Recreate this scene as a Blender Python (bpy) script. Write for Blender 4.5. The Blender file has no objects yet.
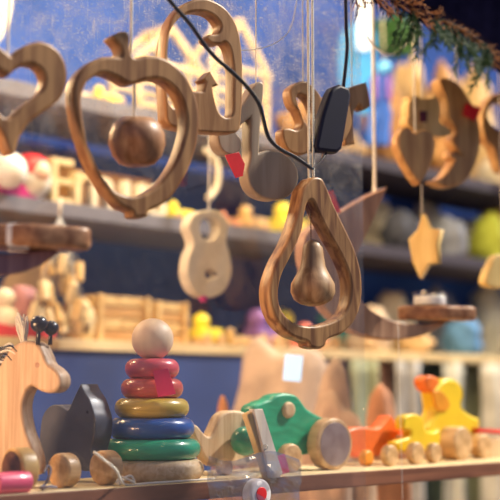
import bpy, bmesh, math, random
from mathutils import Vector, Matrix, noise as mnoise
random.seed(7)
C = bpy.context.scene.collection
SC = bpy.context.scene
PI = math.pi
F = 1250.0                      # focal length in pixels of the 500 px frame
PITCH = math.atan(145 / F)
CAM = Vector((0, 0, 1.5))

# ------------------------------------------------------------------ camera
cd = bpy.data.cameras.new('camera'); cam = bpy.data.objects.new('camera', cd); C.objects.link(cam)
cd.sensor_width = 36; cd.lens = 36 * F / 500
cam.location = CAM; cam.rotation_euler = (PI / 2 + PITCH, 0, 0)
cd.dof.use_dof = True; cd.dof.focus_distance = 1.66; cd.dof.aperture_fstop = 3.2
cd.clip_start = 0.05
SC.camera = cam

# ------------------------------------------------------------------ world
w = bpy.data.worlds.new('world'); SC.world = w; w.use_nodes = True
nt = w.node_tree; nt.nodes.clear()
tc = nt.nodes.new('ShaderNodeTexCoord'); sx = nt.nodes.new('ShaderNodeSeparateXYZ')
mr = nt.nodes.new('ShaderNodeMapRange'); mr.inputs[1].default_value = -0.15; mr.inputs[2].default_value = 0.35
rp = nt.nodes.new('ShaderNodeValToRGB'); bg = nt.nodes.new('ShaderNodeBackground'); wo = nt.nodes.new('ShaderNodeOutputWorld')
nt.links.new(tc.outputs['Generated'], sx.inputs[0]); nt.links.new(sx.outputs[2], mr.inputs[0])
nt.links.new(mr.outputs[0], rp.inputs[0]); nt.links.new(rp.outputs[0], bg.inputs[0]); nt.links.new(bg.outputs[0], wo.inputs[0])
e = rp.color_ramp.elements
e[0].color = (0.50, 0.36, 0.25, 1); e[1].color = (0.35, 0.60, 1.0, 1)
m_ = rp.color_ramp.elements.new(0.35); m_.color = (0.56, 0.44, 0.46, 1)
bg.inputs[1].default_value = 0.36

# ------------------------------------------------------------------ lights
def area(name, loc, target, size, power, col, sy=None):
    d = bpy.data.lights.new(name, 'AREA'); o = bpy.data.objects.new(name, d); C.objects.link(o)
    d.energy = power; d.color = col; d.size = size
    if sy: d.shape = 'RECTANGLE'; d.size_y = sy
    o.location = loc; o.rotation_euler = (Vector(target) - Vector(loc)).to_track_quat('-Z', 'Y').to_euler()
    return o
area('stall_lamp_back', (0.1, 2.1, 2.75), (0.5, 3.2, 1.6), 0.8, 44, (1.0, 0.70, 0.33))
area('street_bulb', (-1.35, 0.75, 1.42), (0.0, 1.65, 1.55), 0.45, 33, (1.0, 0.56, 0.25))
area('stall_lamp_left', (-1.0, 2.2, 2.2), (0.0, 1.7, 1.5), 0.4, 20, (1.0, 0.66, 0.30))
area('stall_lamp_right', (1.3, 2.5, 2.7), (1.1, 3.3, 1.5), 0.6, 15, (1.0, 0.76, 0.46))
sd = bpy.data.lights.new('sun', 'SUN'); so = bpy.data.objects.new('sun', sd); C.objects.link(so)
sd.energy = 5.6; sd.angle = math.radians(4); sd.color = (1.0, 0.90, 0.74)
so.rotation_euler = (-Vector((0.80, 0.28, 0.85))).to_track_quat('-Z', 'Y').to_euler()

SC.view_settings.view_transform = 'Standard'; SC.view_settings.look = 'None'
SC.view_settings.exposure = 0.15; SC.view_settings.gamma = 1.0; SC.view_settings.use_curve_mapping = False

# ------------------------------------------------------------------ geometry of the place
def ray(px, py):
    u = (px - 250) / F; v = (250 - py) / F
    cp, sp = math.cos(PITCH), math.sin(PITCH)
    return Vector((u, cp - v * sp, sp + v * cp))
def at(px, py, Y):
    d = ray(px, py); return CAM + d * (Y / d.y)
def hit(px, py, P, n):
    d = ray(px, py); return CAM + d * ((P - CAM).dot(n) / d.dot(n))
E = Vector((0.703, 0.711, 0)).normalized()          # along every shelf
N = Vector((0.711, -0.703, 0)).normalized()         # out of the window, towards the street
S0 = at(155, 485, 1.6)                              # front top edge of the toy shelf
B0 = at(0, 336, 2.4)                                # front top edge of the back shelf
ZS = S0.z
Z1 = B0.z; Z2 = at(0, 194, 2.4).z; Z3 = at(0, 78, 2.4).z
SHELF_ANG = math.atan2(E.y, E.x)
def on(px, py, w, base=None):                       # point where the ray meets the plane w metres behind a shelf front
    b = S0 if base is None else base
    return hit(px, py, b - N * w, N)
def stand(px, w, z, base=None):                     # point above px at height z, w behind the shelf front
    p = on(px, 395, w, base); return Vector((p.x, p.y, z))
def pxm(P, n_px): return n_px * (P - CAM).y / F     # pixels to metres at P

# ------------------------------------------------------------------ materials
MATS = {}
def base_mat(name):
    m = bpy.data.materials.new(name); m.use_nodes = True
    return m, m.node_tree, m.node_tree.nodes['Principled BSDF']
def wood(key, light, dark, sc=(70, 5, 70), rough=0.45, rot=0.0, coat=0.0, amount=1.0):
    if key in MATS: return MATS[key]
    m, t, b = base_mat(key)
    co = t.nodes.new('ShaderNodeTexCoord'); mp = t.nodes.new('ShaderNodeMapping')
    mp.inputs['Scale'].default_value = sc; mp.inputs['Rotation'].default_value = (0, 0, rot)
    n1 = t.nodes.new('ShaderNodeTexNoise'); n1.inputs['Scale'].default_value = 1.0; n1.inputs['Detail'].default_value = 4
    n1.inputs['Distortion'].default_value = 0.6
    n2 = t.nodes.new('ShaderNodeTexNoise'); n2.inputs['Scale'].default_value = 14; n2.inputs['Detail'].default_value = 2
    r = t.nodes.new('ShaderNodeValToRGB')
    r.color_ramp.elements[0].position = 0.36; r.color_ramp.elements[0].color = (*dark, 1)
    r.color_ramp.elements[1].position = 0.60; r.color_ramp.elements[1].color = (*light, 1)
    mx = t.nodes.new('ShaderNodeMix'); mx.data_type = 'RGBA'; mx.blend_type = 'MULTIPLY'; mx.inputs[0].default_value = 0.35 * amount
    t.links.new(co.outputs['Object'], mp.inputs[0]); t.links.new(mp.outputs[0], n1.inputs[0]); t.links.new(co.outputs['Object'], n2.inputs[0])
    t.links.new(n1.outputs[0], r.inputs[0]); t.links.new(r.outputs[0], mx.inputs[6]); t.links.new(n2.outputs[0], mx.inputs[7])
    t.links.new(mx.outputs[2], b.inputs['Base Color'])
    bp = t.nodes.new('ShaderNodeBump'); bp.inputs['Strength'].default_value = 0.12; bp.inputs['Distance'].default_value = 0.002
    t.links.new(n1.outputs[0], bp.inputs['Height']); t.links.new(bp.outputs[0], b.inputs['Normal'])
    b.inputs['Roughness'].default_value = rough; b.inputs['Coat Weight'].default_value = coat
    MATS[key] = m; return m
def paint(key, col, rough=0.5, coat=0.0, var=0.12, scale=30, metal=0.0, sub=0.0, spec=0.5):
    if key in MATS: return MATS[key]
    m, t, b = base_mat(key)
    co = t.nodes.new('ShaderNodeTexCoord'); n = t.nodes.new('ShaderNodeTexNoise'); n.inputs['Scale'].default_value = scale; n.inputs['Detail'].default_value = 3
    r = t.nodes.new('ShaderNodeValToRGB')
    r.color_ramp.elements[0].position = 0.3; r.color_ramp.elements[1].position = 0.7
    r.color_ramp.elements[0].color = (*[c * (1 - var) for c in col], 1); r.color_ramp.elements[1].color = (*[min(1, c * (1 + var)) for c in col], 1)
    t.links.new(co.outputs['Object'], n.inputs[0]); t.links.new(n.outputs[0], r.inputs[0]); t.links.new(r.outputs[0], b.inputs['Base Color'])
    b.inputs['Specular IOR Level'].default_value = spec; b.inputs['Roughness'].default_value = rough; b.inputs['Coat Weight'].default_value = coat; b.inputs['Metallic'].default_value = metal
    if sub: b.inputs['Subsurface Weight'].default_value = sub; b.inputs['Subsurface Radius'].default_value = (.01, .01, .01)
    MATS[key] = m; return m
def emit(key, col, s):
    if key in MATS: return MATS[key]
    m, t, b = base_mat(key); b.inputs['Base Color'].default_value = (*col, 1)
    b.inputs['Emission Color'].default_value = (*col, 1); b.inputs['Emission Strength'].default_value = s
    MATS[key] = m; return m
def clear(key, fac=0.1, tint=(1, 1, 1), rough=0.02, dust=None):
    if key in MATS: return MATS[key]
    m = bpy.data.materials.new(key); m.use_nodes = True; t = m.node_tree; t.nodes.clear()
    o = t.nodes.new('ShaderNodeOutputMaterial'); mix = t.nodes.new('ShaderNodeMixShader')
    tr = t.nodes.new('ShaderNodeBsdfTransparent'); gl = t.nodes.new('ShaderNodeBsdfGlossy'); gl.inputs['Roughness'].default_value = rough
    tr.inputs[0].default_value = (*tint, 1)
    lw = t.nodes.new('ShaderNodeLayerWeight'); lw.inputs[0].default_value = 0.35
    mr = t.nodes.new('ShaderNodeMapRange'); mr.inputs[3].default_value = fac; mr.inputs[4].default_value = min(1, fac * 3 + .12)
    t.links.new(lw.outputs['Facing'], mr.inputs[0]); t.links.new(mr.outputs[0], mix.inputs[0])
    t.links.new(tr.outputs[0], mix.inputs[1]); t.links.new(gl.outputs[0], mix.inputs[2])
    last = mix
    if dust: last = dust(t, mix)
    t.links.new(last.outputs[0], o.inputs[0]); MATS[key] = m; return m

W_FACE = wood('beech_wood', (0.52, 0.27, 0.11), (0.28, 0.12, 0.045), sc=(90, 7, 90), rough=0.42)
W_FACE2 = wood('beech_wood_slanting_grain', (0.56, 0.30, 0.13), (0.33, 0.15, 0.055), sc=(80, 8, 80), rough=0.42, rot=0.9)
W_SUNLIT = wood('sunlit_beech', (0.72, 0.42, 0.17), (0.46, 0.22, 0.08), sc=(80, 8, 80), rough=0.4, rot=0.9)  # golden copy of the beech, sunlight on the right cluster put into its colour
W_PALE = wood('pale_maple_wood', (0.90, 0.66, 0.40), (0.72, 0.47, 0.25), sc=(150, 7, 150), rough=0.5)
W_BLOCK = wood('yellow_pine_wood', (0.85, 0.60, 0.28), (0.62, 0.38, 0.14), sc=(40, 6, 40), rough=0.55)
W_WHEEL = wood('turned_wood', (0.88, 0.58, 0.30), (0.58, 0.33, 0.14), sc=(60, 60, 8), rough=0.4)
W_DARK = wood('dark_wood', (0.20, 0.09, 0.05), (0.09, 0.035, 0.02), sc=(80, 80, 10), rough=0.35, coat=0.3)
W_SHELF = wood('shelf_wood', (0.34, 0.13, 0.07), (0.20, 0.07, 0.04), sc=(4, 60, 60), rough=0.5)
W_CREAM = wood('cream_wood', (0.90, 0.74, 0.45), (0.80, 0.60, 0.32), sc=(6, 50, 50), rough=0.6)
W_RED = wood('reddish_wood', (0.50, 0.25, 0.13), (0.28, 0.12, 0.06), sc=(80, 8, 80), rough=0.4, rot=0.5)
STRING = paint('cream_string', (0.80, 0.76, 0.68), 0.8)
STRING_W = paint('white_string', (0.92, 0.90, 0.86), 0.7)
BLACK = paint('black_plastic', (0.012, 0.014, 0.028), 0.28, coat=0.4)

# ------------------------------------------------------------------ helpers
def setp(o, label=None, cat=None, group=None, kind=None):
    if label: o['label'] = label
    if cat: o['category'] = cat
    if group: o['group'] = group
    if kind: o['kind'] = kind
    return o
def link(name, me, mat, parent=None, M=None):
    o = bpy.data.objects.new(name, me); C.objects.link(o)
    if mat is not None:
        me.materials.clear()
        for mm in (mat if isinstance(mat, (list, tuple)) else [mat]): me.materials.append(mm)
    if M is None: M = Matrix.Identity(4)
    if parent is not None:
        o.parent = parent; o.matrix_basis = world_of(parent).inverted() @ M
    else: o.matrix_basis = M
    return o
def world_of(o):
    M = o.matrix_basis.copy(); p = o.parent
    while p is not None: M = p.matrix_basis @ M; p = p.parent
    return M
def thing(name, label, cat, loc, group=None, kind=None):
    o = bpy.data.objects.new(name, None); C.objects.link(o); o.empty_display_size = 0.02
    o.location = loc; o.matrix_basis = Matrix.Translation(loc)
    return setp(o, label, cat, group, kind)
def frame(P, yaw):                                  # local x along the plate, y up, z towards the viewer's side
    c, s = math.cos(yaw), math.sin(yaw)
    return Matrix(((c, 0, s, P.x), (s, 0, -c, P.y), (0, 1, 0, P.z), (0, 0, 0, 1)))
def spline_pts(pts, closed=True, k=6):              # Catmull-Rom; a point with a third value stays a corner
    out = []; n = len(pts)
    for i in range(n if closed else n - 1):
        p1, p2 = pts[i], pts[(i + 1) % n]
        p0 = pts[(i - 1) % n] if closed or i > 0 else p1
        p3 = pts[(i + 2) % n] if closed or i + 2 < n else p2
        if len(p1) > 2: p0 = p1
        if len(p2) > 2: p3 = p2
        for j in range(k):
            t = j / k
            out.append(tuple(0.5 * ((2 * p1[a]) + (-p0[a] + p2[a]) * t + (2 * p0[a] - 5 * p1[a] + 4 * p2[a] - p3[a]) * t * t
                       + (-p0[a] + 3 * p1[a] - 3 * p2[a] + p3[a]) * t ** 3) for a in (0, 1)))
    if not closed: out.append(tuple(pts[-1][:2]))
    return out
def flat_mesh(loops, t, bev):
    cu = bpy.data.curves.new('tmp', 'CURVE'); cu.dimensions = '2D'; cu.fill_mode = 'BOTH'
    for lp in loops:
        sp = cu.splines.new('POLY'); sp.points.add(len(lp) - 1); sp.use_cyclic_u = True
        for i, p in enumerate(lp): sp.points[i].co = (p[0], p[1], 0, 1)
    cu.extrude = max(1e-4, t / 2 - bev); cu.bevel_depth = bev; cu.bevel_resolution = 2; cu.offset = -bev
    ob = bpy.data.objects.new('tmp', cu); C.objects.link(ob)
    dg = bpy.context.evaluated_depsgraph_get()
    me = bpy.data.meshes.new_from_object(ob.evaluated_get(dg))
    bpy.data.objects.remove(ob); bpy.data.curves.remove(cu)
    bm = bmesh.new(); bm.from_mesh(me); bmesh.ops.remove_doubles(bm, verts=bm.verts, dist=1e-6); bm.to_mesh(me); bm.free()
    for p in me.polygons: p.use_smooth = abs(p.normal.z) < 0.999
    return me
def plate(name, outer, holes, P, yaw, t, mat, parent=None, bev=0.003, smooth=True, k=6, wall=0):
    """A sawn wooden shape: its front face lies in the plane through P, its thickness behind it."""
    M = frame(P, yaw); n = Vector((math.sin(yaw), -math.cos(yaw), 0)); Mi = M.inverted()
    loops = []
    if wall:                                        # the measured outline includes the side wall seen on one side
        xs = [p[0] for p in outer]; xa, xb = min(xs), max(xs); f = (xb - xa - abs(wall)) / (xb - xa)
        outer = [((xb - (xb - p[0]) * f) if wall > 0 else (xa + (p[0] - xa) * f), *p[1:]) for p in outer]
    for lp in [outer] + list(holes):
        q = spline_pts(lp, True, k) if smooth else [p[:2] for p in lp]
        loops.append([tuple((Mi @ hit(a, b, P, n))[:2]) for a, b in q])
    me = flat_mesh(loops, t, bev)
    return link(name, me, mat, parent, M @ Matrix.Translation((0, 0, -t / 2)))
def lathe_mesh(prof, seg=48, smooth=True):
    bm = bmesh.new(); rings = []
    for r, z in prof:
        if r < 1e-6: rings.append([bm.verts.new((0, 0, z))])
        else: rings.append([bm.verts.new((r * math.cos(2 * PI * i / seg), r * math.sin(2 * PI * i / seg), z)) for i in range(seg)])
    for a, b in zip(rings, rings[1:]):
        for i in range(seg):
            j = (i + 1) % seg
            if len(a) == 1 and len(b) == 1: continue
            if len(a) == 1: bm.faces.new((a[0], b[j], b[i]))
            elif len(b) == 1: bm.faces.new((a[i], a[j], b[0]))
            else: bm.faces.new((a[i], a[j], b[j], b[i]))
    bmesh.ops.recalc_face_normals(bm, faces=bm.faces)
    me = bpy.data.meshes.new('m'); bm.to_mesh(me); bm.free()
    for p in me.polygons: p.use_smooth = smooth
    return me
def axis_frame(P, d):
    return Matrix.Translation(P) @ Vector(d).normalized().to_track_quat('Z', 'Y').to_matrix().to_4x4()
def disc_prof(r, h, b=0.003):                       # rounded-edge disc from z=-h to 0
    out = [(0, -h)]
    for k in range(5): a = PI / 2 * k / 4; out.append((r - b + b * math.sin(a), -h + b - b * math.cos(a)))
    for k in range(5): a = PI / 2 * k / 4; out.append((r - b + b * math.cos(a), -b + b * math.sin(a)))
    return out + [(0, 0)]
def disc(name, P, d, r, h, mat, parent=None, b=0.003):
    me = lathe_mesh(disc_prof(r, h, b), 56)
    return link(name, me, mat, parent, axis_frame(P, d))
def ball(name, P, r, mat, parent=None, sc=(1, 1, 1)):
    n = 16; me = lathe_mesh([(r * math.sin(PI * i / n) if 0 < i < n else 0, -r * math.cos(PI * i / n)) for i in range(n + 1)], 32)
    return link(name, me, mat, parent, Matrix.Translation(P) @ Matrix.Diagonal((*sc, 1)))
def tube_mesh(paths, r, seg=8, taper=None):
    bm = bmesh.new()
    for pts in paths:
        pts = [Vector(p) for p in pts]; rings = []
        up = Vector((0.12, 0.97, 0.2)).normalized()
        for i, p in enumerate(pts):
            d = (pts[min(i + 1, len(pts) - 1)] - pts[max(i - 1, 0)]).normalized()
            a = d.cross(up); a = a.normalized() if a.length > 1e-4 else d.orthogonal().normalized(); b = d.cross(a)
            rr = r if taper is None else r * (1 + (taper - 1) * i / (len(pts) - 1))
            rings.append([bm.verts.new(p + (a * math.cos(2 * PI * k / seg) + b * math.sin(2 * PI * k / seg)) * rr) for k in range(seg)])
        for A, B in zip(rings, rings[1:]):
            for k in range(seg): bm.faces.new((A[k], A[(k + 1) % seg], B[(k + 1) % seg], B[k]))
        bm.faces.new(rings[0]); bm.faces.new(rings[-1][::-1])
    bmesh.ops.recalc_face_normals(bm, faces=bm.faces)
    me = bpy.data.meshes.new('m'); bm.to_mesh(me); bm.free()
    for p in me.polygons: p.use_smooth = True
    return me
def tube(name, pts, r, mat, parent=None, seg=8, smooth=0, taper=None):
    pts = [Vector(p) for p in pts]
    if smooth: pts = curve3(pts, smooth)
    return link(name, tube_mesh([pts], r, seg, taper), mat, parent)
def curve3(pts, k=6):
    out = []; n = len(pts)
    for i in range(n - 1):
        p0 = pts[max(i - 1, 0)]; p1 = pts[i]; p2 = pts[i + 1]; p3 = pts[min(i + 2, n - 1)]
        for j in range(k):
            t = j / k
            out.append(0.5 * ((2 * p1) + (p2 - p0) * t + (2 * p0 - 5 * p1 + 4 * p2 - p3) * t * t + (-p0 + 3 * p1 - 3 * p2 + p3) * t ** 3))
    return out + [pts[-1]]
def twine(name, A, B, r, mat, parent, turns=14, strands=2):     # twisted string
    A, B = Vector(A), Vector(B); d = (B - A); a = d.orthogonal().normalized(); b = d.normalized().cross(a); P = []
    n = int(turns * 8)
    for s in range(strands):
        P.append([A + d * i / n + (a * math.cos(2 * PI * (i / 8 + s / strands)) + b * math.sin(2 * PI * (i / 8 + s / strands))) * r * 0.6 for i in range(n + 1)])
    return link(name, tube_mesh(P, r * 0.62, 6), mat, parent)
def box_bm(bm, c, s, M=None):
    r = bmesh.ops.create_cube(bm, size=1)
    for v in r['verts']:
        v.co = Vector((v.co.x * s[0] + c[0], v.co.y * s[1] + c[1], v.co.z * s[2] + c[2]))
        if M is not None: v.co = M @ v.co
def boxes(name, lst, mat, parent=None, M=None, bev=0.0015):     # several boards of ONE part
    bm = bmesh.new()
    for it in lst: box_bm(bm, it[0], it[1], it[2] if len(it) > 2 else None)
    if bev: bmesh.ops.bevel(bm, geom=bm.edges[:], offset=bev, segments=2, affect='EDGES', profile=0.6)
    bmesh.ops.recalc_face_normals(bm, faces=bm.faces)
    me = bpy.data.meshes.new('m'); bm.to_mesh(me); bm.free()
    return link(name, me, mat, parent, M)
def shelf_frame(P): return Matrix.Translation(P) @ Matrix.Rotation(SHELF_ANG, 4, 'Z')   # x along shelf, y away from the street
def lump_mesh(rad, amp=0.2, fr=2.0, seed=0, flat=0.0, folds=0.0, div=4):
    bm = bmesh.new(); bmesh.ops.create_icosphere(bm, subdivisions=div, radius=1)
    for v in bm.verts:
        q = v.co.copy(); k = 1 + amp * mnoise.noise(q * fr + Vector((seed * 3.1, seed * 1.7, 0))) + folds * math.sin(8 * q.z + 5 * mnoise.noise(q * 2 + Vector((seed, 0, 0))))
        q *= k
        if q.z < -0.75 + flat: q.z = -0.75 + flat
        v.co = Vector((q.x * rad[0], q.y * rad[1], q.z * rad[2]))
    zmin = min(v.co.z for v in bm.verts)
    for v in bm.verts: v.co.z -= zmin
    me = bpy.data.meshes.new('m'); bm.to_mesh(me); bm.free()
    for p in me.polygons: p.use_smooth = True
    return me
def lump(name, P, rad, mat, label, cat, group=None, seed=0, amp=0.25, fr=1.8, folds=0.03, flat=0.0, rot=0):
    o = link(name, lump_mesh(rad, amp, fr, seed, flat, folds), mat, None, Matrix.Translation(P) @ Matrix.Rotation(SHELF_ANG + rot, 4, 'Z'))
    return setp(o, label, cat, group)
def text_mesh(s, size, depth, bev=0.0):
    cu = bpy.data.curves.new('tmp', 'FONT'); cu.body = s; cu.size = size; cu.extrude = depth; cu.bevel_depth = bev; cu.align_x = 'CENTER'; cu.offset = 0.0
    ob = bpy.data.objects.new('tmp', cu); C.objects.link(ob)
    me = bpy.data.meshes.new_from_object(ob.evaluated_get(bpy.context.evaluated_depsgraph_get()))
    bpy.data.objects.remove(ob); bpy.data.curves.remove(cu); return me

# ================================================================== SETTING
def structure(o): o['kind'] = 'structure'; return o
# toy shelf in the window
SF = shelf_frame(Vector((S0.x, S0.y, ZS)))
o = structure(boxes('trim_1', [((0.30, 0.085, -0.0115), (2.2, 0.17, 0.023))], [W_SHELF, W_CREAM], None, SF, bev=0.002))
for p in o.data.polygons: p.material_index = 1 if p.normal.z > .5 else 0     # sunlit top painted in as pale cream, reddish board below
# back shelving: boards with cream fronts
BF = shelf_frame(Vector((B0.x, B0.y, 0)))
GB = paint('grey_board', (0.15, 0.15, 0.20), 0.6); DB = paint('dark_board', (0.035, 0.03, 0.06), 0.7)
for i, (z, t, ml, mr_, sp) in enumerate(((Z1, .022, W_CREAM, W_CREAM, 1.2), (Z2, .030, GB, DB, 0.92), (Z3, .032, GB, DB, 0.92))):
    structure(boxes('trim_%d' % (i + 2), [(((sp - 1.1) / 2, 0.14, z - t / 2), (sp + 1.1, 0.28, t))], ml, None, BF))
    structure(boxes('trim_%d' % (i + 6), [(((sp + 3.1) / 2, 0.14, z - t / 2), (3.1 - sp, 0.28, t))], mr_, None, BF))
NAVY = paint('navy_panel', (0.020, 0.055, 0.24), 0.75, var=0.35, scale=3)
structure(boxes('wall_back', [((1.2, 0.32, 1.7), (6.0, 0.04, 3.4))], paint('slate_blue_panel', (0.030, 0.085, 0.38), 0.9, spec=0.1, var=0.4, scale=2.5), None, BF, bev=0))
structure(boxes('floor', [((0, 1.2, -0.02), (8, 8, 0.04))], paint('grey_paving', (0.12, 0.11, 0.11), 0.9)))
# dark cloth panel hung under the lowest back shelf
o = boxes('hanging_cloth', [((0.15, 0.012, Z1 - 0.022 - 0.30), (1.30, 0.012, 0.60))], NAVY, None, BF)
setp(o, 'dark navy cloth panel hanging below the lowest back shelf, behind the ring stacker', 'cloth')

# window pane: left of x=363 only, scratched and dusty
def dust(t, mix):
    co = t.nodes.new('ShaderNodeTexCoord')
    def layer(rot, sc, lo, hi, s):
        mp = t.nodes.new('ShaderNodeMapping'); mp.inputs['Rotation'].default_value = (0, rot, 0); mp.inputs['Scale'].default_value = sc
        n = t.nodes.new('ShaderNodeTexNoise'); n.inputs['Scale'].default_value = s; n.inputs['Detail'].default_value = 3; n.inputs['Distortion'].default_value = 2.6
        m = t.nodes.new('ShaderNodeMapRange'); m.inputs[1].default_value = lo; m.inputs[2].default_value = hi
        t.links.new(co.outputs['Object'], mp.inputs[0]); t.links.new(mp.outputs[0], n.inputs[0]); t.links.new(n.outputs[0], m.inputs[0]); return m
    a = layer(0.7, (1, 1, 3), 0.58, 0.76, 85); b = layer(-0.6, (1, 1, 3), 0.58, 0.76, 70); c = layer(0, (6, 1, .35), 0.60, 0.76, 40)
    d = layer(0, (1, 1, 1), 0.42, 0.80, 18)
    sx = t.nodes.new('ShaderNodeSeparateXYZ'); t.links.new(co.outputs['Object'], sx.inputs[0])
    g = t.nodes.new('ShaderNodeMapRange'); g.inputs[1].default_value = 0.36; g.inputs[2].default_value = 0.56; g.inputs[3].default_value = 0.02; g.inputs[4].default_value = 0.42
    t.links.new(sx.outputs[2], g.inputs[0])
    def math_(op, x, y):
        k = t.nodes.new('ShaderNodeMath'); k.operation = op; k.use_clamp = True
        for i, v in enumerate((x, y)):
            if isinstance(v, float): k.inputs[i].default_value = v
            else: t.links.new(v.outputs[0], k.inputs[i])
        return k
    s = math_('ADD', math_('ADD', a, b), math_('ADD', c, math_('MULTIPLY', d, 0.5))); s = math_('MULTIPLY', s, g); s = math_('ADD', s, 0.003)
    df = t.nodes.new('ShaderNodeBsdfTranslucent'); df.inputs[0].default_value = (0.85, 0.9, 1, 1)
    dd = t.nodes.new('ShaderNodeBsdfDiffuse'); dd.inputs[0].default_value = (0.8, 0.88, 1, 1)
    m1 = t.nodes.new('ShaderNodeMixShader'); m1.inputs[0].default_value = 0.5; t.links.new(df.outputs[0], m1.inputs[1]); t.links.new(dd.outputs[0], m1.inputs[2])
    m2 = t.nodes.new('ShaderNodeMixShader'); t.links.new(s.outputs[0], m2.inputs[0]); t.links.new(mix.outputs[0], m2.inputs[1]); t.links.new(m1.outputs[0], m2.inputs[2])
    return m2
GLASS = clear('window_glass', 0.03, (0.96, 0.97, 1.0), 0.03, dust)
PW = -0.008
pe = on(363, 395, PW); p0 = S0 - N * PW
s_edge = (pe - p0).dot(E)
structure(boxes('window_1', [((s_edge - 0.75, -0.002, 0.26), (1.5, 0.004, 1.27))], GLASS, None, shelf_frame(p0), bev=0.0005))

# rail over the window the toys hang from, and the roof board top right
ZR = at(500, -60, 2.3).z
structure(boxes('trim_5', [((0.35, 0.0, ZR + 0.02), (2.4, 0.40, 0.04))], W_DARK, None, shelf_frame(Vector((S0.x, S0.y, 0)))))
ROOFB = paint('dark_roof_board', (0.014, 0.013, 0.040), 1.0, var=0.3, spec=0.0)
Pr = on(450, 10, -0.06)
structure(plate('roof', [(372, -14), (398, -6), (430, 6), (462, 22), (490, 42), (505, 62), (560, 120), (640, 120), (640, -80), (372, -80)], [], Pr, SHELF_ANG, 0.03, ROOFB, None, smooth=False))

# ================================================================== HANGING TOYS
YH = math.radians(36)
def hang(parent, px, py, w, r=0.0012, top=None, mat=STRING, tw=False, P=None):
    A = on(px, py, w) if P is None else P
    B = Vector((A.x, A.y, ZR if top is None else top))
    n = max(4, int((B - A).length / 0.008))
    return twine('string', A, B, r, mat, parent, n)

# 1 heart ring
P = on(8, 95, -0.10)
t = thing('heart_ornament', 'large open wooden heart ring hanging at the left end, cut by the frame', 'ornament', P)
hr = [(8, 56), (15, 50), (25, 44), (40, 41), (55, 47), (65, 60), (68, 76), (65, 91), (57, 102), (42, 112), (27, 123), (17, 138), (12, 151), (8, 154, 1)]
outer = hr + [(16 - x, y) for x, y in reversed([(p[0], p[1]) for p in hr[1:-1]])]
outer[0] = (8, 56, 1)
ih = [(9, 76, 1), (17, 69), (28, 64), (39, 67), (45, 77), (43, 89), (34, 98), (22, 106), (12, 116), (7, 117)]
inner = ih + [(16 - x, y) for x, y in reversed([(p[0], p[1]) for p in ih[1:-1]])]
plate('heart_ring', outer, [inner], P, YH, 0.022, W_FACE, t, 0.004, wall=8)
hang(t, 8, 58, -0.09)

# 2 apple ring
P = on(133, 130, -0.125)
t = thing('apple_ornament', 'large open wooden apple ring with stem on top and a round bead inside', 'ornament', P)
outer = [(107, 37), (114, 32), (122, 31), (126, 36), (126, 48), (131, 57), (145, 55), (160, 57), (175, 65), (188, 79), (197, 99), (200, 122), (197, 145),
         (190, 166), (180, 184), (170, 197), (160, 205), (150, 209), (146, 212), (144, 217), (131, 217), (128, 211), (115, 205), (101, 190), (87, 167),
         (76, 142), (69, 117), (66, 95), (69, 78), (80, 65), (95, 57), (108, 56), (117, 56), (115, 46)]
inner = [(90, 80), (103, 73), (117, 77), (131, 84), (145, 80), (160, 79), (174, 87), (184, 104), (187, 125), (182, 147), (174, 166), (162, 182), (148, 192),
         (134, 196), (121, 193), (109, 185), (98, 168), (89, 146), (84, 121), (82, 100), (85, 88)]
plate('apple_ring', outer, [inner], P, YH, 0.024, W_FACE, t, 0.004, wall=8)
hang(t, 131, 57, -0.113, 0.0016)
Q = on(137, 142, -0.113); r = pxm(Q, 29)
me = lathe_mesh([(r * a, r * b) for a, b in ((0, -.72), (.12, -.80), (.35, -.86), (.62, -.78), (.86, -.5), (1, -.08), (.97, .3), (.82, .62), (.55, .84), (.25, .88), (.08, .78), (0, .7))], 48)
bead = link('bead', me, wood('bead_wood', (0.58, 0.30, 0.16), (0.30, 0.13, 0.06), sc=(50, 50, 14), rough=0.42, coat=0.1), t, Matrix.Translation(Q) @ Matrix.Rotation(0.1, 4, 'X'))
disc('bead_hole', Q + Vector((0, -r * .12, -r * .84)), (0, -.2, -1), r * .13, 0.004, W_DARK, bead, 0.001)
hang(t, 134, 117, -0.113, 0.0014, top=on(131, 60, -0.12).z)

# 3 tall arched ring with a hook and a small tower
P = on(200, 65, -0.085)
t = thing('arched_ornament', 'tall arched open wooden ring with inner hook and pointed tower', 'ornament', P)
outer = [(158, 45), (163, 22), (177, 5), (198, -2), (220, 5), (235, 22), (242, 48), (243, 90), (241, 122), (238, 131), (228, 133), (200, 132), (170, 128), (160, 122), (158, 110), (157, 80)]
inner = [(168, 95), (167, 70), (168, 45), (173, 27), (184, 15), (198, 11), (212, 14), (221, 24), (219, 33), (210, 34, 1), (207, 38), (212, 43), (221, 44, 1), (226, 42), (231, 50),
         (234, 70), (234, 95), (233, 114), (226, 117), (219, 111), (215, 98), (213, 87, 1), (219, 85, 1), (211, 71, 1), (203, 79, 1), (206, 82, 1), (204, 91, 1), (192, 91, 1), (184, 96), (181, 108), (172, 106)]
plate('arched_ring', outer, [inner], P, YH, 0.022, W_FACE2, t, 0.003, k=5, wall=8)
hang(t, 213, 2, -0.075, 0.001)

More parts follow.
